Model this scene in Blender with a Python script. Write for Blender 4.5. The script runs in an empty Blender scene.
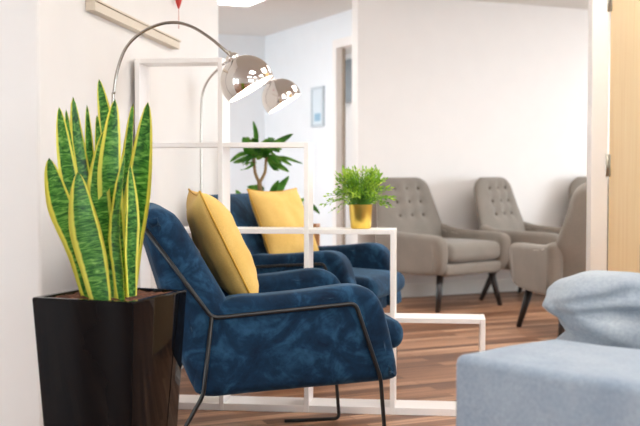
import bpy, bmesh, math, random
from mathutils import Vector, Matrix, noise
random.seed(7)
PI = math.pi
SC = bpy.context.scene
COL = SC.collection

# ------------------------------------------------------------------ camera model (used to measure real positions)
A = math.radians(6.56); T = math.radians(2.248); F = 1070.0; H = 1.0
ca, sa = math.cos(A), math.sin(A)
def Cg(l, d, z=0.0):                      # ground point: lateral / depth from the camera
    return Vector((ca*l - sa*d, sa*l + ca*d, z))
def P(px, py, d):                         # the point seen at a pixel, at horizontal depth d
    xc = (px-320)/F; yc = -(py-213)/F
    fh = math.cos(T)+yc*math.sin(T); z = -math.sin(T)+yc*math.cos(T)
    v = Cg(xc/fh*d, d); v.z = H + z/fh*d
    return v

# ------------------------------------------------------------------ materials
def lin(r, g, b):
    f = lambda c: (c/255/12.92) if c/255 <= .04045 else ((c/255+.055)/1.055)**2.4
    return (f(r), f(g), f(b), 1)
class NT:
    def __init__(s, name):
        s.m = bpy.data.materials.new(name); s.m.use_nodes = True
        s.t = s.m.node_tree; s.t.nodes.clear()
        s.out = s.n('ShaderNodeOutputMaterial'); s.b = s.n('ShaderNodeBsdfPrincipled')
        s.l(s.b.outputs[0], s.out.inputs[0])
    def n(s, k, **kw):
        o = s.t.nodes.new(k)
        for a, v in kw.items(): setattr(o, a, v)
        return o
    def l(s, a, b): s.t.links.new(a, b)
    def set(s, **kw):
        for k, v in kw.items(): s.b.inputs[k.replace('_', ' ')].default_value = v
    def coord(s, kind='Object', scale=(1,1,1), rot=(0,0,0), loc=(0,0,0)):
        tc = s.n('ShaderNodeTexCoord'); mp = s.n('ShaderNodeMapping')
        mp.inputs['Scale'].default_value = scale; mp.inputs['Rotation'].default_value = rot; mp.inputs['Location'].default_value = loc
        s.l(tc.outputs[kind], mp.inputs[0]); return mp.outputs[0]
    def noise(s, vec, scale, detail=3, rough=.5, dist=0):
        o = s.n('ShaderNodeTexNoise'); o.inputs['Scale'].default_value = scale
        o.inputs['Detail'].default_value = detail; o.inputs['Roughness'].default_value = rough; o.inputs['Distortion'].default_value = dist
        s.l(vec, o.inputs['Vector']); return o
    def ramp(s, fac, stops):
        o = s.n('ShaderNodeValToRGB'); e = o.color_ramp.elements
        while len(e) < len(stops): e.new(.5)
        for q, (p, c) in zip(e, stops): q.position = p; q.color = c
        s.l(fac, o.inputs[0]); return o.outputs[0]
    def mix(s, fac, a, b, mode='MIX'):
        o = s.n('ShaderNodeMix', data_type='RGBA', blend_type=mode)
        for inp, v in ((o.inputs[0], fac), (o.inputs[6], a), (o.inputs[7], b)):
            if hasattr(v, 'type') and hasattr(v, 'links'): s.l(v, inp)
            else: inp.default_value = v
        return o.outputs[2]
    def math(s, op, a, b=None):
        o = s.n('ShaderNodeMath', operation=op)
        for i, v in enumerate((a, b)):
            if v is None: continue
            if hasattr(v, 'links'): s.l(v, o.inputs[i])
            else: o.inputs[i].default_value = v
        return o.outputs[0]
    def bump(s, h, strength=.2, dist=.01):
        o = s.n('ShaderNodeBump'); o.inputs['Strength'].default_value = strength; o.inputs['Distance'].default_value = dist
        s.l(h, o.inputs['Height']); s.l(o.outputs[0], s.b.inputs['Normal'])

def plain(name, c, rough=.5, metal=0, bump=None, coat=0, var=.04):
    k = NT(name); k.set(Roughness=rough, Metallic=metal, Coat_Weight=coat)
    v = k.coord(); nz = k.noise(v, 6, 4)
    d = tuple(min(1, x*(1+var)) for x in c[:3])+(1,); e = tuple(x*(1-var) for x in c[:3])+(1,)
    k.l(k.ramp(nz.outputs[0], [(.3, e), (.7, d)]), k.b.inputs['Base Color'])
    if bump: k.bump(k.noise(v, bump[0], 4).outputs[0], bump[1], .003)
    return k.m

def velvet():
    k = NT('blue_velvet'); v = k.coord()
    a = k.noise(v, 8, 5, .62, 1.2); b = k.noise(v, 26, 3, .6, .8)
    f = k.math('ADD', k.math('MULTIPLY', a.outputs[0], .75), k.math('MULTIPLY', b.outputs[0], .25))
    c = k.ramp(f, [(.36, lin(9,29,50)), (.5, lin(16,45,70)), (.65, lin(40,78,108))])
    k.l(c, k.b.inputs['Base Color']); k.set(Roughness=.75, Sheen_Weight=.22, Sheen_Roughness=.4, Specular_IOR_Level=.15)
    k.b.inputs['Sheen Tint'].default_value = (.35,.6,.85,1)
    k.bump(k.noise(v, 160, 2).outputs[0], .12, .002)
    return k.m
def fabric(name, c1, c2, weave=260, big=5, sheen=.15):
    k = NT(name); v = k.coord()
    a = k.noise(v, big, 3); b = k.noise(v, weave, 2, .7)
    c = k.ramp(a.outputs[0], [(.3, c1), (.7, c2)])
    d = k.mix(.25, c, k.ramp(b.outputs[0], [(.3, tuple(x*.6 for x in c1[:3])+(1,)), (.7, tuple(min(1, x*1.25) for x in c2[:3])+(1,))]))
    k.l(d, k.b.inputs['Base Color']); k.set(Roughness=.9, Sheen_Weight=sheen, Specular_IOR_Level=.15)
    k.bump(b.outputs[0], .25, .002); return k.m
def floor_mat():
    k = NT('wood_laminate'); v = k.coord('Object', rot=(0,0,-math.radians(31)))
    br = k.n('ShaderNodeTexBrick'); br.offset = .37; br.squash = 1
    k.l(v, br.inputs['Vector'])
    for nme, val in (('Scale', 1), ('Brick Width', .95), ('Row Height', .075), ('Mortar Size', .0012), ('Mortar Smooth', .1), ('Bias', 0)):
        br.inputs[nme].default_value = val
    br.inputs['Color1'].default_value = (0,0,0,1); br.inputs['Color2'].default_value = (1,1,1,1); br.inputs['Mortar'].default_value = (.2,.2,.2,1)
    st = k.n('ShaderNodeMapping'); st.inputs['Scale'].default_value = (1.1, 34, 1); k.l(v, st.inputs[0])
    off = k.mix(1, st.outputs[0], br.outputs['Color'], 'ADD')
    g = k.noise(off, 1.6, 5, .65, .6); g2 = k.noise(st.outputs[0], 6, 3)
    base = k.ramp(br.outputs['Color'], [(0, lin(112,76,55)), (.35, lin(152,108,80)), (.7, lin(178,132,101)), (1, lin(202,160,128))])
    gr = k.ramp(g.outputs[0], [(.34, (.36,.32,.30,1)), (.5, (.85,.84,.83,1)), (.66, (1.2,1.18,1.16,1))])
    c = k.mix(.85, base, gr, 'MULTIPLY')
    c = k.mix(k.math('MULTIPLY', br.outputs['Fac'], .6), c, lin(70,45,32))
    k.l(c, k.b.inputs['Base Color']); k.set(Roughness=.42, Specular_IOR_Level=.4)
    k.bump(g2.outputs[0], .05, .002); return k.m
def oak_mat():
    k = NT('oak_veneer'); v = k.coord('Object', scale=(14, 14, .7))
    g = k.noise(v, 2.2, 5, .6, .4)
    k.l(k.ramp(g.outputs[0], [(.3, lin(242,208,150)), (.55, lin(248,217,163)), (.75, lin(251,224,174))]), k.b.inputs['Base Color'])
    k.set(Roughness=.4); return k.m
def leaf_snake():
    k = NT('snake_plant_leaf')
    uv = k.n('ShaderNodeTexCoord'); sp = k.n('ShaderNodeSeparateXYZ'); k.l(uv.outputs['UV'], sp.inputs[0])
    e = k.math('ABSOLUTE', k.math('SUBTRACT', sp.outputs[0], .5))
    mp = k.n('ShaderNodeMapping'); mp.inputs['Scale'].default_value = (1.1, 30, 1); k.l(uv.outputs['UV'], mp.inputs[0])
    oi = k.n('ShaderNodeObjectInfo'); add = k.n('ShaderNodeVectorMath', operation='ADD'); k.l(mp.outputs[0], add.inputs[0])
    sc = k.math('MULTIPLY', oi.outputs['Random'], 40); k.l(sc, add.inputs[1])
    bands = k.noise(add.outputs[0], 1.6, 4, .6, 1.2)
    green = k.ramp(bands.outputs[0], [(.3, lin(26,78,28)), (.45, lin(54,122,42)), (.56, lin(106,172,68)), (.70, lin(164,212,112))])
    wob = k.noise(mp.outputs[0], .5, 2)
    lim = k.math('ADD', e, k.math('MULTIPLY', k.math('SUBTRACT', wob.outputs[0], .5), .06))
    m = k.ramp(lim, [(.33, (0,0,0,1)), (.37, (1,1,1,1))])
    k.l(k.mix(m, green, lin(244,238,112)), k.b.inputs['Base Color'])
    k.set(Roughness=.42, Specular_IOR_Level=.45, Subsurface_Weight=.0); return k.m
def leaf_green(name, c1, c2, c3):
    k = NT(name); v = k.coord(); g = k.noise(v, 14, 2)
    k.l(k.ramp(g.outputs[0], [(.32, c1), (.5, c2), (.68, c3)]), k.b.inputs['Base Color'])
    k.set(Roughness=.45, Transmission_Weight=0)
    tr = k.n('ShaderNodeBsdfTranslucent'); k.l(k.ramp(g.outputs[0], [(.3, c2), (.7, c3)]), tr.inputs[0])
    mx = k.n('ShaderNodeMixShader'); mx.inputs[0].default_value = .3
    k.l(k.b.outputs[0], mx.inputs[1]); k.l(tr.outputs[0], mx.inputs[2]); k.l(mx.outputs[0], k.out.inputs[0]); return k.m
def emit(name, c, s):
    k = NT(name); k.set(Roughness=.5); k.b.inputs['Base Color'].default_value = (.9,.9,.9,1)
    k.b.inputs['Emission Color'].default_value = c; k.b.inputs['Emission Strength'].default_value = s; return k.m
def soil_mat():
    k = NT('potting_soil'); v = k.coord(); a = k.noise(v, 60, 4)
    k.l(k.ramp(a.outputs[0], [(.3, lin(48,26,18)), (.55, lin(112,66,44)), (.75, lin(170,120,90))]), k.b.inputs['Base Color'])
    k.set(Roughness=.95); k.bump(a.outputs[0], 1, .02); return k.m

M = dict(
    wall=plain('wall_paint', lin(230,226,222), .6, bump=(60,.03), var=.01),
    walldaylit=plain('daylight_tinted_wall_paint', lin(240,245,249), .6, bump=(60,.03), var=.01),  # cool daylight of the room behind is put into this wall colour
    ceil=plain('ceiling_paint', lin(228,227,223), .8, var=.01),
    trim=plain('white_gloss_trim', lin(246,243,240), .35, var=.01),
    base=plain('baseboard_paint', lin(232,228,220), .45, var=.02),
    white=plain('white_lacquer', lin(250,246,243), .3, var=.01),
    ledge=plain('ledge_paint', lin(218,206,188), .55, var=.03),
    steel=plain('brushed_steel', lin(190,185,172), .35, 1),
    chrome=plain('chrome', (.66,.62,.59,1), .03, 1, var=.0),
    rod=plain('rod_chrome', (.40,.375,.34,1), .14, 1, var=.0),
    shade_in=plain('shade_inner_white', lin(252,250,246), .5, var=0),
    black=plain('black_powder_coat', lin(15,14,14), .4),
    planter=plain('black_gloss_glaze', (.004,.0035,.004,1), .04, coat=0, var=.1),
    legw=plain('dark_stained_wood', lin(34,27,25), .4, var=.3),
    gold=plain('gold_metal', lin(234,204,104), .33, 1, var=.03),
    woodpot=plain('warm_wood', lin(176,122,74), .5, var=.15),
    bark=plain('plant_stem', lin(128,104,66), .8, bump=(50,.5), var=.3),
    stem=plain('green_stem', lin(86,140,44), .6, var=.15),
    dryblue=plain('notice_paper', lin(222,234,242), .5, var=.02),
    blueink=plain('notice_blue_band', lin(150,190,214), .5, var=.05),
    pframe=plain('notice_frame', lin(196,208,216), .4, 0),
    taupe=plain('taupe_laminate', lin(168,156,142), .5, var=.03),
    dgrey=plain('grey_glazing', lin(84,88,90), .5, var=.05),
    red=plain('red_petals', lin(196,58,50), .5, var=.3),
    redthread=plain('pink_thread', lin(216,160,150), .6),
    velvet=velvet(),
    grey=fabric('taupe_wool', lin(124,117,108), lin(138,130,121)),
    greyshell=fabric('taupe_wool_shell', lin(123,115,106), lin(136,127,117)),
    greyb=fabric('button_wool', lin(106,98,90), lin(118,110,100)),
    yellow=fabric('mustard_cotton', lin(216,174,94), lin(228,190,112), 300, 9, .1),
    piping=fabric('mustard_piping', lin(196,146,52), lin(208,160,66), 300, 9, .1),
    sofa=fabric('pale_blue_grey_weave', lin(125,138,152), lin(146,156,166), 120, 10, .2),
    sofapil=fabric('blue_grey_linen', lin(134,144,155), lin(160,166,170), 120, 7, .2),
    floor=floor_mat(), oak=oak_mat(), snake=leaf_snake(), soil=soil_mat(),
    drac=leaf_green('dracaena_leaf', lin(36,96,28), lin(76,146,44), lin(150,196,90)),
    fern=leaf_green('fern_leaf', lin(52,106,24), lin(122,176,38), lin(200,226,84)),
    panel=emit('light_panel', (1,.985,.965,1), 9.2), bulb=emit('lamp_bulb', (1,.9,.75,1), 12),
)

# ------------------------------------------------------------------ mesh helpers
def obj(name, bm, mat, parent=None, smooth=True, label=None, angle=None):
    bmesh.ops.recalc_face_normals(bm, faces=bm.faces[:])
    me = bpy.data.meshes.new(name); bm.to_mesh(me); bm.free()
    for m in (mat if isinstance(mat, (list, tuple)) else [mat]): me.materials.append(m)
    for p in me.polygons: p.use_smooth = smooth
    if angle:
        try: me.set_sharp_from_angle(angle=math.radians(angle))
        except Exception: pass
    o = bpy.data.objects.new(name, me); COL.objects.link(o)
    if parent: o.parent = parent
    if label: o['label'] = label
    return o
def tag(o, label, cat, group=None):
    o['label'] = label; o['category'] = cat
    if group: o['group'] = group
    return o
def thing(name, label, cat, loc=(0,0,0), rz=0, group=None):
    o = bpy.data.objects.new(name, None); COL.objects.link(o)
    o.location = loc; o.rotation_euler = (0,0,rz); o.empty_display_size = .1
    return tag(o, label, cat, group)
def struct(name, bm, mat, smooth=False, parent=None):
    o = obj(name, bm, mat, parent, smooth)
    if not parent: o['kind'] = 'structure'
    return o
def dup(root, loc, rz, label, group=None):
    r = root.copy(); COL.objects.link(r); r.location = loc; r.rotation_euler = (0,0,rz); r['label'] = label
    if group: r['group'] = group
    for ch in list(root.children):
        c = ch.copy(); COL.objects.link(c); c.parent = r
        for g in list(ch.children):
            d = g.copy(); COL.objects.link(d); d.parent = c
    return r
def box(bm, a, b, bev=0, seg=2, mat=None):
    a = Vector(a); b = Vector(b)
    r = bmesh.ops.create_cube(bm, size=1)
    vs = r['verts']
    s = b-a; c = (a+b)/2
    for v in vs: v.co = Vector((v.co.x*s.x+c.x, v.co.y*s.y+c.y, v.co.z*s.z+c.z))
    if bev:
        es = list({e for v in vs for e in v.link_edges})
        bmesh.ops.bevel(bm, geom=es, offset=bev, segments=seg, profile=.5, affect='EDGES')
    return bm
def nb(): return bmesh.new()
def bx(a, b, bev=0, seg=2): return box(nb(), a, b, bev, seg)
def xform(bm, m):
    bmesh.ops.transform(bm, matrix=m, verts=bm.verts[:]); return bm
def catmull(pts, n=4, closed=True):
    out = []; L = len(pts); pts = [Vector(p) for p in pts]
    for i in range(L if closed else L-1):
        g = (lambda j: pts[j % L]) if closed else (lambda j: pts[max(0, min(L-1, j))])
        p0, p1, p2, p3 = g(i-1), g(i), g(i+1), g(i+2)
        for k in range(n):
            t = k/n
            out.append(.5*((2*p1)+(p2-p0)*t+(2*p0-5*p1+4*p2-p3)*t*t+(3*p1-p0-3*p2+p3)*t**3))
    if not closed: out.append(pts[-1].copy())
    return out
def soft_prism(pts, y0, y1, r, n=4, seg=5, puff=0.0, fn=None):
    """closed smooth outline (x,z) swept from y0 to y1 with rounded, slightly puffed ends"""
    pl = catmull([(p[0], p[1]) for p in pts], n) if n else [Vector(p) for p in pts]
    area = sum(pl[i].x*pl[(i+1) % len(pl)].y-pl[(i+1) % len(pl)].x*pl[i].y for i in range(len(pl)))
    if area < 0: pl.reverse()
    N = len(pl); nor = []
    for i in range(N):
        t = (pl[(i+1) % N]-pl[i-1]).normalized(); nor.append(Vector((-t.y, t.x)))  # inward
    def ring(ins): return [p+q*ins for p, q in zip(pl, nor)]
    rows = []
    for k in range(seg+1):
        a = PI/2*k/seg
        rows.append((y0+r*(1-math.sin(a)), r*(1-math.cos(a))))
    rows = [(y, r-ins) for (y, ins) in rows]
    lo = [(y0+r*(1-math.sin(PI/2*k/seg)), r*(1-math.cos(PI/2*k/seg))) for k in range(seg, -1, -1)]
    lo = [(y0 + r*(1-math.cos(PI/2*(k/seg))), r*(1-math.sin(PI/2*(k/seg)))) for k in range(seg+1)]
    hi = [(y1-(y-y0), ins) for (y, ins) in reversed(lo)]
    bm = nb(); R = []
    for y, ins in lo+hi:
        R.append([bm.verts.new((p.x, y, p.y)) for p in ring(ins)])
    for a, b in zip(R, R[1:]):
        for i in range(N):
            bm.faces.new((a[i], a[(i+1) % N], b[(i+1) % N], b[i]))
    for rr in (R[0], R[-1]):
        f = bm.faces.new(rr); bmesh.ops.triangulate(bm, faces=[f])
    if fn:
        for v in bm.verts: v.co = fn(v.co)
    return bm
def fillet(pts, e=.03, k=5):
    pts = [Vector(p) for p in pts]; out = [pts[0]]
    for a, b, c in zip(pts, pts[1:], pts[2:]):
        d = min(e, (a-b).length*.45, (c-b).length*.45)
        p = b+(a-b).normalized()*d; q = b+(c-b).normalized()*d
        for i in range(k+1):
            t = i/k; out.append(p*(1-t)**2+b*2*t*(1-t)+q*t*t)
    out.append(pts[-1]); return out
def tube(bm, path, r, n=8, cap=True):
    path = [Vector(p) for p in path]; rad = r if callable(r) else (lambda t: r)
    L = len(path); rings = []
    t0 = (path[1]-path[0]).normalized(); up = Vector((0,0,1)) if abs(t0.z) < .9 else Vector((1,0,0))
    u = t0.cross(up).normalized()
    for i, p in enumerate(path):
        t = (path[min(i+1, L-1)]-path[max(i-1, 0)]).normalized()
        u = (u-t*u.dot(t)).normalized(); w = t.cross(u)
        q = rad(i/(L-1))
        rings.append([bm.verts.new(p+(u*math.cos(2*PI*k/n)+w*math.sin(2*PI*k/n))*q) for k in range(n)])
    for a, b in zip(rings, rings[1:]):
        for k in range(n): bm.faces.new((a[k], a[(k+1) % n], b[(k+1) % n], b[k]))
    if cap: bm.faces.new(rings[0]); bm.faces.new(rings[-1])
    return bm
def lathe(bm, prof, n=32, cap0=True, cap1=True):
    R = [[bm.verts.new((r*math.cos(2*PI*k/n), r*math.sin(2*PI*k/n), z)) for k in range(n)] for r, z in prof]
    for a, b in zip(R, R[1:]):
        for k in range(n): bm.faces.new((a[k], a[(k+1) % n], b[(k+1) % n], b[k]))
    if cap0: bm.faces.new(R[0])
    if cap1: bm.faces.new(R[-1])
    return bm
def rcushion(lx, ly, lz, r, puff=.01, n=14):
    """rounded, domed cushion centred on the origin"""
    bm = bx((-lx/2,-ly/2,-lz/2), (lx/2,ly/2,lz/2), r, 5)
    bmesh.ops.subdivide_edges(bm, edges=[e for e in bm.edges if e.calc_length() > min(lx, ly)*.4], cuts=9, use_grid_fill=True)
    for v in bm.verts:
        u = max(0, 1-(2*v.co.x/lx)**2); w = max(0, 1-(2*v.co.y/ly)**2)
        v.co.z += math.copysign(puff*math.sqrt(u*w), v.co.z)
    return bm
def pillow(s, thick, seed, n=26):
    """square throw pillow, faces along x, pointed corners"""
    bm = nb(); V = {}
    def pt(i, j, side):
        u = -1+2*i/n; v = -1+2*j/n
        uu = math.sin(u*PI/2)*.25+u*.75; vv = math.sin(v*PI/2)*.25+v*.75
        y = s/2*uu*(1-.09*(1-vv*vv)); z = s/2*vv*(1-.09*(1-uu*uu))
        h = thick/2*((1-uu**4)*(1-vv**4))**.62*(1-.12*(uu*uu+vv*vv)/2)
        wr = noise.noise(Vector((y*9, z*9, seed+side)))*.014+noise.noise(Vector((y*22, z*22, seed+side*3)))*.006
        edge = (1-uu**6)*(1-vv**6)
        return Vector((side*(h+wr*edge), y+noise.noise(Vector((y*6, z*6, seed)))*.006, z))
    for side in (1, -1):
        for i in range(n+1):
            for j in range(n+1):
                rim = i in (0, n) or j in (0, n)
                if rim and side == -1: V[(i, j, -1)] = V[(i, j, 1)]
                else: V[(i, j, side)] = bm.verts.new(pt(i, j, side))
        for i in range(n):
            for j in range(n):
                bm.faces.new((V[(i,j,side)], V[(i+1,j,side)], V[(i+1,j+1,side)], V[(i,j+1,side)]))
    rim = [(i,0) for i in range(n)]+[(n,j) for j in range(n)]+[(i,n) for i in range(n,0,-1)]+[(0,j) for j in range(n,0,-1)]
    path = [V[(i,j,1)].co.copy() for i, j in rim]; path.append(path[0].copy())
    return bm, path

# ------------------------------------------------------------------ the setting
ZC = 2.375
uB = Vector((ca*math.cos(math.radians(24.5))-sa*math.sin(math.radians(24.5)), sa*math.cos(math.radians(24.5))+ca*math.sin(math.radians(24.5)), 0))
vB = Vector((-uB.y, uB.x, 0))
E0 = Cg(.291, 8.27)                       # visible end of the lounge's back wall
def along(bm, o, a0, a1, b0, b1, z0, z1, u=uB, v=vB, bev=0):
    """box in the frame of the turned back wall: a along the wall, b away from the viewer"""
    b = bx((a0,b0,z0), (a1,b1,z1), bev)
    m = Matrix(((u.x, v.x, 0, o.x), (u.y, v.y, 0, o.y), (0,0,1,0), (0,0,0,1)))
    xform(b, m)
    me = bpy.data.meshes.new('t'); b.to_mesh(me); b.free(); bm.from_mesh(me); bpy.data.meshes.remove(me)
    return bm
struct('floor', bx((-6,-3.2,-.12), (6.6,15,0)), M['floor'])
struct('ceiling', bx((-6,-3.2,ZC), (6.6,15,ZC+.12)), M['ceil'])
struct('wall_left', bx((-4.2,3.35,0), (-1.30,6.15,ZC), .012, 3), M['wall'])
struct('wall_back', along(nb(), E0, 0, 6.2, 0, .104, 0, ZC), M['wall'])
struct('baseboard_back', along(nb(), E0, .0, 6.2, -.014, -.0005, 0, .105, bev=.004), M['base'])
K = Cg(-.5654, 11.0)                      # far inside corner of the room behind
# side wall of the room behind, with its doorway (a: distance from the corner, along -vB)
w = nb()
along(w, K, 0, .06, -1.72, 0, 0, ZC); along(w, K, 0, .06, -2.54, -1.72, 2.09, ZC); along(w, K, 0, .06, -2.735, -2.54, 0, ZC)
struct('wall_far_right', w, M['walldaylit'])
struct('wall_far', along(nb(), K, -5.2, .1, 0, .1, 0, ZC), M['walldaylit'])
struct('baseboard_far', along(nb(), K, -5.2, -.015, -.014, -.0005, 0, .1), M['base'])
d = thing('door_2', 'doorway in the far white wall', 'door'); d['kind'] = 'structure'
del d['category']; del d['label']
w = nb()
along(w, K, -.014, .074, -1.735, -1.66, 0, 2.15); along(w, K, -.014, .074, -2.60, -2.525, 0, 2.15); along(w, K, -.014, .074, -2.525, -1.735, 2.075, 2.15)
obj('door_frame', w, M['trim'], d, False)
w = nb(); along(w, K, .045, .068, -1.755, -1.735, 0, 2.075); obj('door_stop', w, M['taupe'], d, False)
# the room seen through that doorway
struct('wall_beyond', along(nb(), K, 1.5, 1.6, -2.7, 3.0, 0, ZC), M['wall'])
w3 = nb(); along(w3, K, 1.44, 1.497, .75, 1.6, 1.80, 2.30)
o = struct('window_3', w3, M['dgrey'])

# nib, door frame and door on the right
JX = P(590, 200, 4.9); J2 = P(606.5, 200, 4.9)
struct('trim_1', bx((JX.x, JX.y-.02, 0), (J2.x, JX.y+.12, ZC), .004), M['trim'])
w = nb(); box(w, (J2.x, JX.y, 2.12), (J2.x+.86, JX.y+.1, ZC)); box(w, (J2.x+.86, JX.y, 0), (5.2, JX.y+.1, ZC))
struct('wall_right', w, M['wall'])
hx = J2.x+.004; hy = JX.y-.022
d = thing('door_1', '', '', (hx, hy, 0), math.radians(-90+6.0)); d['kind'] = 'structure'; del d['label']; del d['category']
obj('door_leaf', bx((.004,.0,.008), (.80,.04,2.08), .003), M['oak'], d, False)
for z in (.22, .975, 1.72):
    w = nb(); tube(w, [(-.004,-.006,z), (-.004,-.006,z+.1)], .007, 10); box(w, (-.003,-.003,z), (.03,.0,z+.1))
    obj('hinge', w, M['steel'], d)
w = nb(); box(w, (.668,-.008,.585), (.703,0,.735), .003)
tube(w, fillet([(.685,-.004,.60), (.685,-.045,.60), (.685,-.045,.72), (.685,-.004,.72)], .015), .008, 10)
obj('door_handle', w, M['steel'], d)

# outer walls with daylight windows (behind and beside the viewpoint)
def wall_windows(name, axis, pos, lo, hi, holes, z0, z1, flip, th=.12):
    w = nb(); cur = lo
    def seg(a, b, za, zb):
        if b-a < 1e-4: return
        if axis == 'y': box(w, (pos, a, za), (pos+th, b, zb))
        else: box(w, (a, pos, za), (b, pos+th, zb))
    for a, b in holes:
        seg(cur, a, 0, ZC); seg(a, b, 0, z0); seg(a, b, z1, ZC); cur = b
    seg(cur, hi, 0, ZC)
    struct(name, w, M['wall'])
    for a, b in holes:
        nw = 'window_%d' % (10+len([q for q in bpy.data.objects if q.name.startswith('window_')]))
        f = nb(); e = .05
        for s in ((a, a+e, z0, z1), (b-e, b, z0, z1), (a+e, b-e, z0, z0+e), (a+e, b-e, z1-e, z1), ((a+b)/2-e/2, (a+b)/2+e/2, z0+e, z1-e)):
            if axis == 'y': box(f, (pos+.03, s[0], s[2]), (pos+.09, s[1], s[3]))
            else: box(f, (s[0], pos+.03, s[2]), (s[1], pos+.09, s[3]))
        struct(nw, f, M['trim'])
        L = bpy.data.lights.new('window_daylight', 'AREA'); L.shape = 'RECTANGLE'
        L.size = b-a; L.size_y = z1-z0; L.cycles.is_portal = True
        lo_ = bpy.data.objects.new('window_daylight', L); COL.objects.link(lo_)
        c = (a+b)/2; zz = (z0+z1)/2
        dirv = Vector((-1,0,0)) if axis == 'y' else Vector((0,-1,0))
        if flip: dirv = -dirv
        off = th+.02 if not flip else -.02
        lo_.location = (pos+off, c, zz) if axis == 'y' else (c, pos+off, zz)
        lo_.rotation_euler = dirv.to_track_quat('-Z', 'Y').to_euler()
wall_windows('wall_window_side', 'y', 5.2, -3, 14.5, [(-1.2,.8), (2.3,3.6), (5.0,9.6)], .35, 2.15, False)
wall_windows('wall_near', 'x', -3.0, -4.2, 5.2, [(1.4,4.6)], .8, 2.15, True)  # unseen window, opened to brighten faces turned towards the viewpoint
wall_windows('wall_street_side', 'y', -5.3, -3, 14.5, [(-1.2,2.2), (6.3,8.6)], .15, 2.3, True)

# ceiling lights
def ceiling_light(loc, rz, label, sx=.6, sy=.6):
    t = thing('ceiling_light', label, 'ceiling light', (loc[0], loc[1], ZC), rz)
    w = nb(); e = .025
    for s in ((-sx/2-e,-sy/2-e,sx/2+e,-sy/2), (-sx/2-e,sy/2,sx/2+e,sy/2+e), (-sx/2-e,-sy/2,-sx/2,sy/2), (sx/2,-sy/2,sx/2+e,sy/2)):
        box(w, (s[0],s[1],-.018), (s[2],s[3],-.0005))
    obj('light_frame', w, M['trim'], t, False)
    obj('diffuser', bx((-sx/2,-sy/2,-.012), (sx/2,sy/2,-.002)), M['panel'], t, False)
    return t
q = Cg(-.74, 8.48); ceiling_light((q.x, q.y), math.radians(31), 'bright square ceiling light over the far white room', .6, .62)
for l, dd in ((-2.4,8.0), (1.2,10.9)):  # unseen panels, added to brighten the rooms at the far end
    q = Cg(l, dd); ceiling_light((q.x, q.y), math.radians(31), 'square unseen ceiling light panel added to brighten the far rooms', .95, .95)['group'] = 'added unseen ceiling light panels of the far rooms'
for (l, dd, s) in ((1.1,6.2,.9), (2.9,6.2,.9), (3.9,8.6,.9), (1.3,4.2,.8), (.5,2.6,.7), (2.4,2.9,.9), (2.2,.9,.8), (.6,.5,1.0)):  # panels added out of view to lift the light on the seating
    q = Cg(l, dd); ceiling_light((q.x, q.y), 0, 'square unseen ceiling light panel added to brighten the seating area', s, s)['group'] = 'added unseen ceiling light panels over the seating area'

# ledge and red ornament on the left wall
t = thing('wall_ledge', 'narrow beige picture ledge fixed high on white wall above the arc lamps', 'shelf', (-1.30, 3.805, 1.585))
obj('ledge_shelf', bx((0,0,.034), (.046,1.26,.042), .001), M['ledge'], t, False)
obj('ledge_back', bx((.0005,0,0), (.038,1.26,.0335), .002), M['ledge'], t, False)
q = P(173, 0, 5.09)
t = thing('hanging_ornament', 'red drop ornament hanging on white wall above picture ledge', 'ornament', (-1.30, 5.10, 1.735))
w = nb(); lathe(w, [(.001,0), (.006,.012), (.014,.035), (.020,.06), (.022,.085), (.016,.12), (.004,.15)], 12); xform(w, Matrix.Translation((.025,0,.045)))
obj('drop', w, M['red'], t)
w = nb(); tube(w, [(.025,0,.047), (.025,0,-.045)], .0018, 6); obj('thread', w, M['redthread'], t)
w = nb(); tube(w, [(.025,0,.19), (.025,0,.34), (.0,0,.37)], .0018, 6); obj('thread', w, M['redthread'], t)
for yy, zz in ((-.07,.13), (.075,.115), (.03,.15)):
    w = nb(); lathe(w, [(.001,0), (.007,.02), (.009,.05), (.003,.09)], 8); xform(w, Matrix.Translation((.02,yy,zz))); tube(w, [(.02,yy,zz+.085), (.02,yy*.5,.32), (.0,0,.365)], .0015, 5)
    obj('petal', w, M['red'], t)

# notice on the far wall
m = Matrix(((uB.x, vB.x, 0, K.x), (uB.y, vB.y, 0, K.y), (0,0,1,1.405), (0,0,0,1)))
t = thing('framed_notice', 'small pale blue framed notice on far white wall beside the doorway', 'picture')
t.matrix_world = m
w = nb()
for a in ((-1.47,-1.45,0,.36), (-1.225,-1.205,0,.36), (-1.45,-1.225,0,.02), (-1.45,-1.225,.34,.36)): box(w, (-.022,a[0],a[2]), (-.001,a[1],a[3]))
obj('frame', w, M['pframe'], t, False)
obj('sheet', bx((-.012,-1.45,.02), (-.004,-1.225,.34)), M['dryblue'], t, False)
obj('printed_block', bx((-.014,-1.40,.05), (-.0122,-1.27,.12)), M['blueink'], t, False)

# ------------------------------------------------------------------ stepped white frame
FY = 4.36
t = thing('stepped_frame', 'white stepped open frame of square compartments dividing the two blue armchairs', 'frame divider', (-1.279, FY, 0))
px = [0, .352, .711, 1.066, 1.432]; tops = [1.468, 1.468, 1.118, .761, .400]; th = .020; dp = .155
zl = [0]+[tops[4-k]-th for k in range(1, 5)]; zl[4] = 1.468-th; zl[3] = 1.118-th; zl[2] = .761-th; zl[1] = .400-th
for i, x in enumerate(px):
    obj('upright', bx((x, 0, 0), (x+th, dp, tops[i]), .0015, 1), M['white'], t, False)
for i in range(4):
    for lv in range(0, 5-i):
        z0 = 0 if lv == 0 else zl[lv]
        hgt = .05 if lv == 0 else th
        obj('crosspiece', bx((px[i]+th+.0003, .0008, z0), (px[i+1]-.0003, dp-.0008, z0+(.03 if lv == 0 else th)), .0015, 1), M['white'], t, False)

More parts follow.
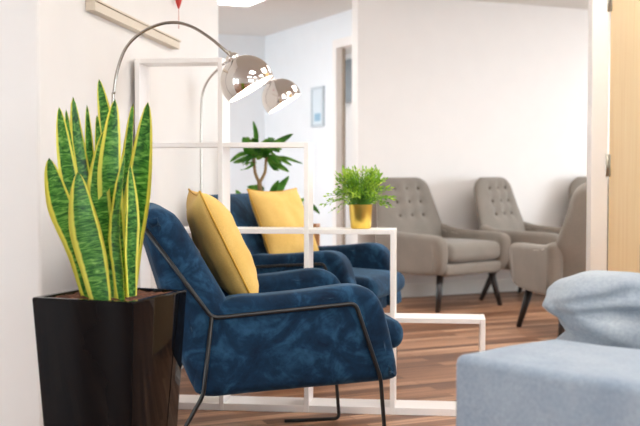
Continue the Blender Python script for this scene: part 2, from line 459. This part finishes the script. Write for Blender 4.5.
# ------------------------------------------------------------------ blue velvet armchairs
def make_armchair(label):
    t = thing('velvet_armchair', label, 'armchair', group='blue velvet armchairs')
    W = .36
    back = [(-.432,.845), (-.418,.868), (-.385,.881), (-.345,.874), (-.305,.842), (-.235,.725), (-.16,.595), (-.10,.48), (-.06,.36), (-.08,.295), (-.2,.270), (-.262,.292), (-.30,.40), (-.335,.52), (-.365,.62), (-.402,.74)]
    obj('backrest', soft_prism(back, -W+.004, W-.004, .055, 3, 6), M['velvet'], t)
    arm = [(-.262,.30), (-.262,.42), (-.215,.535), (-.14,.588), (-.03,.594), (.09,.603), (.18,.613), (.262,.620), (.322,.606), (.360,.565), (.383,.50), (.402,.42), (.418,.335), (.405,.302), (.30,.292), (.08,.281), (-.10,.272), (-.2,.266), (-.245,.275)]
    for s in (-1, 1):
        y0, y1 = (-W, -W+.125) if s < 0 else (W-.125, W)
        obj('armrest', soft_prism(arm, y0, y1, .034, 3, 6), M['velvet'], t)
    obj('seat_base', bx((-.15,-.26,.285), (.37,.26,.395), .02, 3), M['velvet'], t)
    b = rcushion(.63, .475, .100, .045, .012)
    for v in b.verts: v.co += Vector((.165, 0, .440 - .03*v.co.x))
    obj('seat_cushion', b, M['velvet'], t)
    for s in (-1, 1):
        y = s*(W+.007); g = nb()
        tube(g, fillet([(-.428,y,.832), (-.206,y,.527), (.268,y,.563), (.354,y,.31), (.378,y,.0072), (.155,y,.0072)], .022), .007, 8)
        tube(g, fillet([(-.207,y,.532), (-.236,y,.278), (-.301,y,.165), (-.372,y,.0072), (-.30,y,.0072)], .022), .007, 8)
        obj('side_frame', g, M['black'], t)
    return t
n1 = Cg(.226, 3.55); th1 = math.radians(18.2)
def chair_origin(n, th):
    f = Vector((math.cos(th), math.sin(th), 0)); l = Vector((-f.y, f.x, 0))
    return n - f*.38 + l*.36
c1 = make_armchair('dark blue velvet armchair with black metal frame beside the glossy black planter')
c1.location = chair_origin(n1, th1); c1.rotation_euler.z = th1
n2 = Cg(.125, 5.00); th2 = math.radians(-16.4)
c2 = dup(c1, chair_origin(n2, th2), th2, 'blue velvet armchair standing behind the white stepped frame')

# yellow pillows
def make_pillow(label, seed, s=.44, thick=.15):
    t = thing('throw_pillow', label, 'pillow', group='mustard throw pillows')
    b, path = pillow(s, thick, seed)
    obj('pillow_cover', b, M['yellow'], t)
    g = nb(); tube(g, path, .0035, 6, False); obj('piping', g, M['piping'], t)
    return t
def place_local(o, origin, th, loc, lean, yaw, roll=0):
    R = Matrix.Rotation(th, 4, 'Z')
    o.matrix_world = Matrix.Translation(origin) @ R @ Matrix.Translation(loc) @ Matrix.Rotation(yaw, 4, 'Z') @ Matrix.Rotation(-lean, 4, 'Y') @ Matrix.Rotation(roll, 4, 'X')
p1 = make_pillow('mustard yellow throw pillow on the front velvet armchair seen edge on', 3.1)
place_local(p1, c1.location, th1, Vector((-.135,0,.735)), math.radians(26), 0, 0)
p2 = make_pillow('mustard yellow throw pillow seen face on through the white frame', 8.7, .42, .13)
place_local(p2, c2.location, th2, Vector((-.105,0,.715)), math.radians(23), math.radians(-12))

# ------------------------------------------------------------------ black planter with snake plant
fl, fr, br, bl = (P(37,298,2.70), P(145,303,2.585), P(185,291,2.85), P(80,288,2.95))
ctr = (fl+fr+br+bl)/4; ZT = .682
ex = ((fr-fl)+(br-bl)).normalized(); rzp = math.atan2(ex.y, ex.x); S = .292
t = thing('potted_snake_plant', 'tall snake plant with yellow edged leaves in glossy black square planter', 'plant', (ctr.x, ctr.y, 0), rzp)
def sq(h, z, r=.006):
    pts = []
    for sx, sy in ((1,1), (-1,1), (-1,-1), (1,-1)):
        a0 = math.atan2(sy, sx)-PI/4
        for k in range(4):
            a = a0+PI/2*k/3
            pts.append(Vector(((h-r)*sx+r*math.cos(a), (h-r)*sy+r*math.sin(a), z)))
    return pts
w = nb(); rows = [sq(S*.37, 0), sq(S*.372, .01), sq(S*.497, ZT-.004), sq(S*.49, ZT), sq(S*.44, ZT), sq(S*.435, ZT-.004), sq(S*.43, ZT-.05)]
R_ = [[w.verts.new(p) for p in r] for r in rows]
for a, b in zip(R_, R_[1:]):
    for k in range(16): w.faces.new((a[k], a[(k+1) % 16], b[(k+1) % 16], b[k]))
w.faces.new(R_[0])
M['planter'].node_tree.nodes['Principled BSDF'].inputs['Specular IOR Level'].default_value = .13
obj('planter', w, M['planter'], t, True, angle=30)
w = nb(); bmesh.ops.create_grid(w, x_segments=26, y_segments=26, size=S*.432)
for v in w.verts: v.co.z = ZT-.007+noise.noise(v.co*40)*.008+noise.noise(v.co*110)*.004
obj('soil', w, M['soil'], t)
inv = (Matrix.Translation((ctr.x, ctr.y, 0)) @ Matrix.Rotation(rzp, 4, 'Z')).inverted()
def blade(pts, wmax, facing, cup=.25, twist=0, nseg=26, base=.62, peak=.5):
    """pointed strap leaf along pts; facing: yaw of its flat side; UV x across, y along"""
    path = catmull(pts, max(2, nseg//(len(pts)-1)), False); L = len(path)-1
    b = nb(); uvl = b.loops.layers.uv.new('UVMap'); rows = []; nx = 8
    for i, p in enumerate(path):
        s = i/L
        tg = (path[min(i+1, L)]-path[max(i-1, 0)]).normalized()
        a = facing+twist*s
        side = Vector((math.cos(a), math.sin(a), 0)); side = (side-tg*side.dot(tg)).normalized(); nr = side.cross(tg)
        if s < peak: wd = base+(1-base)*math.sin(PI/2*s/peak)
        else: wd = max(.012, math.cos(PI/2*((s-peak)/(1-peak)))**.75)
        wd *= wmax/2
        row = []
        for k in range(nx+1):
            x = -1+2*k/nx
            rip = noise.noise(Vector((x*2+facing*5, s*9, wmax*30)))*.0022
            row.append((b.verts.new(p+side*(x*wd)+nr*(cup*wd*x*x+rip)), k/nx, s))
        rows.append(row)
    for r0, r1 in zip(rows, rows[1:]):
        for k in range(nx):
            qv = (r0[k], r0[k+1], r1[k+1], r1[k]); f = b.faces.new([e[0] for e in qv])
            for lp, e in zip(f.loops, qv): lp[uvl].uv = (e[1], e[2])
    bmesh.ops.solidify(b, geom=b.faces[:], thickness=.0022)
    return b
# (points as seen, depth at each) -> real points about the planter's centre; width in metres; yaw of the flat side
D0 = 2.79
snake = [
    ([(93,300,2.74), (80,250,2.72), (62,205,2.70), (49,158,2.68)], .058, .10),
    ([(98,300,2.78), (83,240,2.80), (68,170,2.82), (59,107,2.82)], .036, .5),
    ([(104,300,2.83), (96,240,2.86), (84,180,2.86), (73,97,2.86)], .048, -.2),
    ([(104,300,2.66), (95,262,2.66), (86,222,2.66), (78,172,2.66)], .070, .05),
    ([(122,298,2.76), (116,240,2.75), (111,175,2.74), (115,99,2.74)], .052, .05),
    ([(112,298,2.86), (112,220,2.90), (108,140,2.92), (99,79,2.93)], .034, .6),
    ([(121,296,2.86), (124,230,2.88), (128,165,2.90), (133,104,2.90)], .040, -.3),
    ([(128,296,2.82), (132,240,2.82), (139,185,2.80), (148,102,2.79)], .050, .35),
    ([(123,300,2.69), (119,262,2.68), (117,222,2.68), (125,153,2.69)], .050, -.45),
    ([(110,298,2.72), (104,240,2.73), (99,190,2.75), (104,131,2.77)], .046, .3),
    ([(108,296,2.88), (96,215,2.90), (90,160,2.90), (87,105,2.90)], .020, .9),
    ([(100,298,2.84), (80,215,2.84), (71,160,2.84), (66,109,2.84)], .020, 1.1),
    ([(112,296,2.90), (106,215,2.90), (100,160,2.90), (97,115,2.90)], .022, .9),
    ([(132,294,2.74), (131,255,2.73), (132,215,2.73), (130,165,2.74)], .030, 1.0),
    ([(112,299,2.76), (110,255,2.76), (105,215,2.78), (103,150,2.80)], .036, -.5),
]
for pts, wd, fc in snake:
    pp = [inv @ P(*p) for p in pts]
    pp[0] = Vector((max(-.11, min(.11, pp[0].x)), max(-.11, min(.11, pp[0].y)), ZT-.03))
    obj('leaf', blade(pp, wd*1.38, fc, .22, random.uniform(-.25, .25), base=.5, peak=.58), M['snake'], t)

# ------------------------------------------------------------------ chrome arc lamps
def arc_lamp(label, pix, dep, shade_c, shade_r, axis_px, base_r):
    pole = P(pix[0][0], pix[0][1], dep)
    o = Vector((pole.x, pole.y, 0))
    t = thing('arc_floor_lamp', label, 'floor lamp', o, 0, 'chrome arc floor lamps')
    w = nb(); lathe(w, [(base_r*.98,0), (base_r,.004), (base_r,.022), (base_r*.9,.028), (.016,.032), (.014,.06)], 32); obj('lamp_base', w, M['rod'], t)
    path = [P(x, y, dep)-o for x, y in pix]
    path = [Vector((0,0,.03)), Vector((0,0,path[0].z*.5))]+[p if i else Vector((0,0,p.z)) for i, p in enumerate(path)]
    w = nb(); tube(w, catmull(path, 6, False), .0058, 10); obj('arc_arm', w, M['rod'], t)
    c = P(shade_c[0], shade_c[1], dep)-o
    ax = (P(axis_px[0], axis_px[1], dep)-P(0, 0, dep)).normalized()          # direction the open side faces
    ax = (P(320+axis_px[0], 213+axis_px[1], dep)-P(320, 213, dep)).normalized()
    ax = (ax+Vector((0,-.03,0))).normalized()
    mt = Matrix.Translation(c) @ (-ax).to_track_quat('Z', 'X').to_matrix().to_4x4()
    R = shade_r; off = R*.30                                                  # opening plane a little past the centre
    prof_o = []; prof_i = []
    for k in range(25):
        a = math.pi*.5*1.0*k/24*1.19
        prof_o.append((max(.002, R*math.sin(a)), R*math.cos(a)))
    prof_i = [(max(.002, r*(1-.02)), z*(1-.02)) for r, z in prof_o]
    w = nb(); lathe(w, prof_o, 48, True, False); lathe(w, [prof_o[-1], prof_i[-1]], 48, False, False); xform(w, mt)
    sh = obj('lamp_shade', w, M['chrome'], t)
    w = nb(); lathe(w, [(r*.995, z*.995-.0008) for r, z in prof_i], 48, True, False); xform(w, mt); obj('shade_lining', w, M['shade_in'], sh)
    w = nb(); lathe(w, [(R*.25, R*.93), (R*.25, R*1.10), (R*.20, R*1.17), (R*.09, R*1.22), (R*.07, R*1.33), (.003, R*1.34)], 24); xform(w, mt); obj('socket_cap', w, M['chrome'], t)
    w = nb(); tube(w, [(-R*.26, 0, R*1.03), (-R*.46, 0, R*1.03)], R*.045, 8); xform(w, mt); obj('thumb_screw', w, M['chrome'], t)
    bb = nb(); bmesh.ops.create_uvsphere(bb, u_segments=20, v_segments=12, radius=R*.36); xform(bb, mt @ Matrix.Translation((0,0,R*.12))); obj('light_bulb', bb, M['bulb'], t)
    return t
arc_lamp('tall chrome arc lamp whose dome hangs nearer, in front of the white frame', [(113,112), (114,92), (117,72), (124,51.5), (134,38.5), (147,29.5), (161,24), (175,22.5), (187,25), (198,30), (214,41), (231,56)], 3.95, (247,82), .099, (.527,.85), .07)
arc_lamp('smaller chrome arc lamp half hidden behind the white frame', [(201,150), (201.2,120), (202,97), (206.5,83), (215,72), (224,65.5), (234,62.5), (245,63), (256,69), (269,80)], 5.6, (281.5,98.5), .104, (.53,.85), .045)

# ------------------------------------------------------------------ dracaena behind the chairs
pc = P(288, 240, 6.25); pc.z = 0
t = thing('potted_dracaena', 'bushy green dracaena on slim trunk in tall wooden planter behind yellow pillow', 'plant', pc, math.radians(6))
ztop = P(315, 226, 6.15).z
w = nb(); hw = .185
box(w, (-hw,-hw,0), (hw,hw,ztop-.05), .004); 
for a in ((-hw,-hw,hw,-hw+.02), (-hw,hw-.02,hw,hw), (-hw,-hw+.02,-hw+.02,hw-.02), (hw-.02,-hw+.02,hw,hw-.02)): box(w, (a[0],a[1],ztop-.05), (a[2],a[3],ztop))
obj('planter', w, M['woodpot'], t, False)
w = nb(); bmesh.ops.create_grid(w, x_segments=12, y_segments=12, size=hw-.021)
for v in w.verts: v.co.z = ztop-.03+noise.noise(v.co*40)*.008
obj('soil', w, M['soil'], t)
inv2 = (Matrix.Translation(pc) @ Matrix.Rotation(math.radians(6), 4, 'Z')).inverted()
Q = lambda x, y, d=6.2: inv2 @ P(x, y, d)
w = nb()
b0 = Q(262,228); b0.z = ztop-.04
tube(w, catmull([b0, Q(260,205), Q(260,190), Q(259,180)], 5, False), lambda s: .017-.004*s, 8)
tube(w, catmull([Q(259,182), Q(255,172), Q(254,158), Q(253,148)], 4, False), lambda s: .010-.003*s, 8)
tube(w, catmull([Q(260,182), Q(265,172), Q(266,160), Q(268,148)], 4, False), lambda s: .010-.003*s, 8)
obj('trunk', w, M['bark'], t)
leaves = [  # root, middle, tip (as seen), width m
    ((255,150),(256,135),(253,121),.030), ((255,152),(248,146),(243,137),.060), ((254,155),(249,150),(245,145),.06), ((266,150),(278,143),(293,134),.045), ((267,151),(275,146),(286,147),.05),
    ((252,156),(243,160),(233,163),.035), ((254,160),(244,158),(236,160),.03), ((268,155),(280,159),(292,166),.035), ((269,157),(284,158),(303,164),.028), ((268,160),(278,166),(289,172),.045),
    ((256,158),(252,154),(240,153),.03), ((262,156),(263,148),(260,143),.045), ((264,158),(268,150),(275,150),.04), ((256,162),(247,168),(240,170),.022), ((268,162),(275,169),(279,171),.022),
    ((258,160),(262,154),(258,148),.05), ((266,158),(271,160),(280,164),.04), ((266,152),(271,147),(280,152),.05),
    ((264,190),(258,188),(247,187),.04), ((275,198),(279,188),(289,176),.062), ((270,205),(273,190),(279,180),.035), ((292,205),(300,199),(306,198),.05), ((292,206),(298,203),(305,203),.04),
    ((300,212),(310,205),(320,214),.03), ((245,205),(240,196),(236,190),.03), ((255,168),(250,162),(246,166),.03), ((262,150),(270,143),(275,138),.03),
    ((256,156),(254,146),(250,140),.035), ((266,156),(262,146),(268,139),.03)]
rl = random.Random(11)
for hx_, hy_ in ((254,152), (267,153), (261,157)):
    for k in range(6):
        an = rl.uniform(-.35, PI+.35); ln = rl.uniform(13, 26)
        dx_, dy_ = math.cos(an)*ln, -math.sin(an)*ln*.75
        leaves.append(((hx_, hy_), (hx_+dx_*.55, hy_+dy_*.75-1.5), (hx_+dx_, hy_+dy_+rl.uniform(1, 7)), rl.uniform(.018, .034)))
fol = nb()
for a, m_, c_, wd in leaves:
    dd = 6.2+random.uniform(-.12, .12)
    pts = [Q(a[0], a[1], 6.2), Q(m_[0], m_[1], (6.2+dd)/2), Q(c_[0], c_[1], dd)]
    b = blade(pts, wd, random.uniform(-.5, .5), .25, random.uniform(-.5, .5), 12, .35, .45)
    me = bpy.data.meshes.new('t'); b.to_mesh(me); b.free(); fol.from_mesh(me); bpy.data.meshes.remove(me)
w2 = nb()
tube(w2, catmull([Vector((Q(283,200).x, Q(283,200).y, ztop-.04)), Q(278,210), Q(273,200)], 4, False), .006, 6)
tube(w2, catmull([Vector((Q(292,210).x, Q(292,210).y, ztop-.04)), Q(295,214), Q(292,204)], 4, False), .006, 6)
tube(w2, catmull([Vector((Q(300,210).x, Q(300,210).y, ztop-.04)), Q(300,218), Q(300,211)], 4, False), .005, 6)
obj('shoot', w2, M['stem'], t)
obj('foliage', fol, M['drac'], t)

# ------------------------------------------------------------------ gold pot fern on the stepped frame
pp = P(360.5, 229, 4.43)
zb = tops[3]+.0005
t = thing('potted_fern', 'feathery bright green fern in shiny gold pot on white frame step', 'plant', (pp.x, FY+.075, zb))
w = nb(); lathe(w, [(.040,0), (.0425,.002), (.049,.098), (.0495,.1), (.047,.1), (.0465,.095)], 40, True, False); lathe(w, [(.0465,.095), (.044,.08)], 40, False, False)
obj('gold_pot', w, M['gold'], t, angle=50)
w = nb(); lathe(w, [(.0455,.088), (.03,.092), (.004,.093)], 24); obj('soil', w, M['soil'], t)
fol = nb(); stm = nb(); rnd = random.Random(5)
for i in range(210):
    az = rnd.uniform(0, 2*PI); el = rnd.betavariate(1.3, 1.5)
    reach = .02+.115*el*rnd.uniform(.7, 1); hgt = .175*(1-.75*el*el)*rnd.uniform(.7, 1.02)
    if i % 9 == 0: reach *= 1.12; hgt *= .8
    rr = rnd.uniform(.005, .035); a = Vector((rr*math.cos(az), rr*math.sin(az), .085))
    dirv = Vector((math.cos(az), math.sin(az), 0))
    m1 = a+dirv*reach*.4+Vector((0,0,hgt*.62)); e = a+dirv*reach+Vector((0,0,hgt-.05*el*el))
    path = catmull([a, m1, e], 5, False)
    tube(stm, path, lambda s: .0011-.0006*s, 4, False)
    nl = 8
    for k in range(nl):
        s = .3+.7*k/(nl-1); ii = min(len(path)-2, int(s*(len(path)-1))); p = path[ii].lerp(path[ii+1], s*(len(path)-1)-ii)
        tg = (path[ii+1]-path[ii]).normalized()
        sd = tg.cross(Vector((rnd.uniform(-1,1), rnd.uniform(-1,1), rnd.uniform(-1,1)))).normalized()
        dv = (tg*.9+sd*(.8 if k < nl-1 else 0)).normalized(); ln = rnd.uniform(.014, .024); wd = rnd.uniform(.003, .005)
        cr = dv.cross(Vector((rnd.uniform(-1,1), rnd.uniform(-1,1), rnd.uniform(-1,1)))).normalized()
        vs = [fol.verts.new(p), fol.verts.new(p+dv*ln*.5+cr*wd), fol.verts.new(p+dv*ln), fol.verts.new(p+dv*ln*.5-cr*wd)]
        fol.faces.new(vs)
obj('stems', stm, M['stem'], t); obj('foliage', fol, M['fern'], t, False)

# ------------------------------------------------------------------ grey tufted armchairs
def make_grey(label):
    t = thing('tufted_armchair', label, 'armchair', group='taupe tufted armchairs')
    # shell sides that run from the front of the arm up into the back
    arm = [(.27,.262), (.325,.29), (.352,.36), (.362,.44), (.355,.50), (.32,.534), (.24,.545), (.10,.548), (-.04,.552), (-.13,.556), (-.20,.562), (-.26,.575), (-.30,.585), (-.325,.56), (-.315,.48), (-.30,.40), (-.285,.285), (-.25,.258), (0,.252)]
    for s in (-1, 1):
        def flare(co, s=s):
            k = max(0, min(1, (co.z-.55)/.3)); front = max(0, min(1, (co.x+.1)/.4))
            y = co.y - s*(.10*k) + s*.02*max(0, co.z-.3)/.25*(1-k)
            return Vector((co.x, y, co.z))
        y0, y1 = (-.375, -.275) if s < 0 else (.275, .375)
        obj('armrest', soft_prism(arm, y0, y1, .035, 3, 5, fn=flare), M['greyshell'], t)
    # back
    b = nb(); ns, nt_ = 36, 44
    def half(tt):
        w_ = .350-.150*max(0, tt-.42)
        if tt < .3: w_ = .30
        elif tt < .42: w_ = .30+.045*(tt-.3)/.12
        if tt > .84: w_ *= max(.0, (1-((tt-.84)/.16)**3*.34))
        return w_
    btn = [(x, z) for z in (.469,.594,.72) for x in (-.125,0,.125)]
    V = {}
    for side in (1, -1):
        for i in range(ns+1):
            for j in range(nt_+1):
                sI = -1+2*i/ns; tJ = j/nt_
                rim = i in (0, ns) or j in (0, nt_)
                if rim and side == -1: V[(i,j,-1)] = V[(i,j,1)]; continue
                su = math.copysign(1-(1-abs(sI))**1.6, sI); tu = tJ
                y = half(tu)*su; u_ = tu*.72
                e = max(0, (1-abs(su)**4))**.5*max(0, 1-abs(2*tu-1)**10)**.5
                h = .058*e
                if side == 1:
                    for bx_, bz_ in btn: h -= .032*math.exp(-(((y-bx_)/.042)**2+((u_-bz_*.86)/.042)**2))*min(1, e)
                    h += .012*math.cos(PI*min(1, abs(y)/.32))*e
                cx = -.19-.235*tu-.02*math.sin(PI*tu); cz = .275+.675*tu
                nrm = Vector((.945, 0, .327))
                V[(i,j,side)] = b.verts.new(Vector((cx, y, cz))+nrm*(side*h))
    for side in (1, -1):
        for i in range(ns):
            for j in range(nt_): b.faces.new((V[(i,j,side)], V[(i+1,j,side)], V[(i+1,j+1,side)], V[(i,j+1,side)]))
    bk = obj('backrest', b, M['grey'], t)
    for bx_, bz_ in btn:
        tu = bz_*.86/.72
        if tu > .97: continue
        g = nb(); bmesh.ops.create_uvsphere(g, u_segments=12, v_segments=8, radius=.011)
        xform(g, Matrix.Translation((-.19-.235*tu-.02*math.sin(PI*tu)+.040, bx_, .275+.675*tu+.012)))
        obj('button', g, M['greyb'], bk)
    obj('seat_base', bx((-.27,-.30,.252), (.338,.30,.345), .03, 4), M['greyshell'], t)
    g = rcushion(.58, .555, .125, .045, .016)
    for v in g.verts: v.co += Vector((.068, 0, .418))
    obj('seat_cushion', g, M['grey'], t)
    for sx, sy, tx, ty in ((.25,-.27,.29,-.335), (.25,.27,.29,.335), (-.23,-.25,-.33,-.32), (-.23,.25,-.33,.32)):
        g = nb(); tube(g, [(sx,sy,.27), (tx,ty,.0)], lambda s: .027-.010*s, 12); obj('leg', g, M['legw'], t)
    return t
g1 = make_grey('taupe tufted armchair with dark legs behind the gold potted fern')
q = Cg(.90, 7.95); g1.location = q; g1.rotation_euler.z = math.radians(-50+6.56)
q = Cg(1.70, 8.30); dup(g1, q, math.radians(-38+6.56), 'taupe tufted armchair in the middle of the row along back wall')
q = Cg(1.66, 6.62); dup(g1, q, math.radians(101+6.56), 'taupe armchair turned away, its plain back towards white door post')
q = Cg(2.52, 8.70); dup(g1, q, math.radians(-62+6.56), 'taupe armchair at back wall with only its top edge showing')

# ------------------------------------------------------------------ sofa in the near corner
Cc = Cg(.266, 2.14); aw = math.radians(-48+6.56)
t = thing('sofa', 'pale blue grey fabric sofa in the near corner, one armrest showing', 'sofa', Cc, aw)
def softbox(a, b, r=.03):
    bm = bx(a, b, r, 4)
    bmesh.ops.subdivide_edges(bm, edges=[e for e in bm.edges if e.calc_length() > .12], cuts=7, use_grid_fill=True)
    for v in bm.verts: v.co += Vector((noise.noise(v.co*7), noise.noise(v.co*7+Vector((9,0,0))), noise.noise(v.co*6+Vector((0,5,0)))))*.006
    return bm
obj('armrest', softbox((0,0,.06), (.92,.34,.632), .02), M['sofa'], t)
obj('seat_base', softbox((.02,.345,.06), (.90,1.96,.30), .02), M['sofa'], t)
obj('seat_cushion', softbox((.0,.352,.305), (.72,1.15,.44), .04), M['sofa'], t)
obj('seat_cushion', softbox((.0,1.16,.305), (.72,1.96,.44), .04), M['sofa'], t)
obj('backrest', softbox((.73,.352,.305), (.92,1.96,.80), .05), M['sofa'], t)
for x, y in ((.06,.06), (.86,.06), (.06,1.84), (.86,1.84)):
    obj('leg', bx((x-.025,y-.025,0), (x+.025,y+.025,.065), .004), M['legw'], t)
b = nb(); bmesh.ops.create_uvsphere(b, u_segments=72, v_segments=48, radius=1)
for v in b.verts:
    n_ = v.co.copy()
    x = math.copysign(abs(n_.x)**.48, n_.x)*.25; y = math.copysign(abs(n_.y)**.7, n_.y)*.15; z = math.copysign(abs(n_.z)**.6, n_.z)*.18
    k = max(0, min(1, .35-n_.x*1.3))
    tuck = math.exp(-((z-.055)/.026)**2)
    x += .058*k*tuck + (.045*k if z < .05 else 0)
    d = 0
    for z0, sl, wv, wdt, dep in ((.088,.10,.010,.016,.060), (.02,-.75,.012,.020,.055), (.135,.35,.008,.014,.035), (-.06,.2,.01,.02,.04)):
        d += dep*math.exp(-((z-(z0+sl*(x+.12)+wv*math.sin(x*17+z0*40)))/wdt)**2)
    s = 1-min(.75, d/.15)
    y *= s
    if z < 0: z *= .62
    n1_ = noise.noise(Vector((x*7, y*7, z*13)))*.014+noise.noise(Vector((x*18, y*18, z*26)))*.005
    v.co = Vector((x, y, z))+n_*n1_
pil = obj('throw_cushion', b, M['sofapil'])
tag(pil, 'crumpled blue grey cushion slumped on the near sofa behind its armrest', 'cushion')
q = P(655, 325, 2.46)
pil.location = (q.x-.02, q.y+.03, .577); pil.rotation_euler = (0, math.radians(3), math.radians(6.56))

# ------------------------------------------------------------------ world, camera
wd = bpy.data.worlds.new('daylight'); SC.world = wd; wd.use_nodes = True
bg = wd.node_tree.nodes['Background']; bg.inputs[0].default_value = (.82,.92,1,1); bg.inputs[1].default_value = 6.5
cam = bpy.data.cameras.new('camera'); co = bpy.data.objects.new('camera', cam); COL.objects.link(co)
cam.sensor_width = 36; cam.lens = F/640*36; cam.clip_start = .05
co.location = (0,0,H)
co.rotation_euler = (PI/2-T, 0, A)
cam.dof.use_dof = True; cam.dof.focus_distance = 3.45; cam.dof.aperture_fstop = 4.2
SC.camera = co
SC.view_settings.view_transform = 'Standard'; SC.view_settings.look = 'None'; SC.view_settings.gamma = 1
SC.view_settings.use_curve_mapping = False; SC.view_settings.exposure = 0.22
SC.cycles.use_denoising = True
SC.cycles.max_bounces = 10; SC.cycles.diffuse_bounces = 6
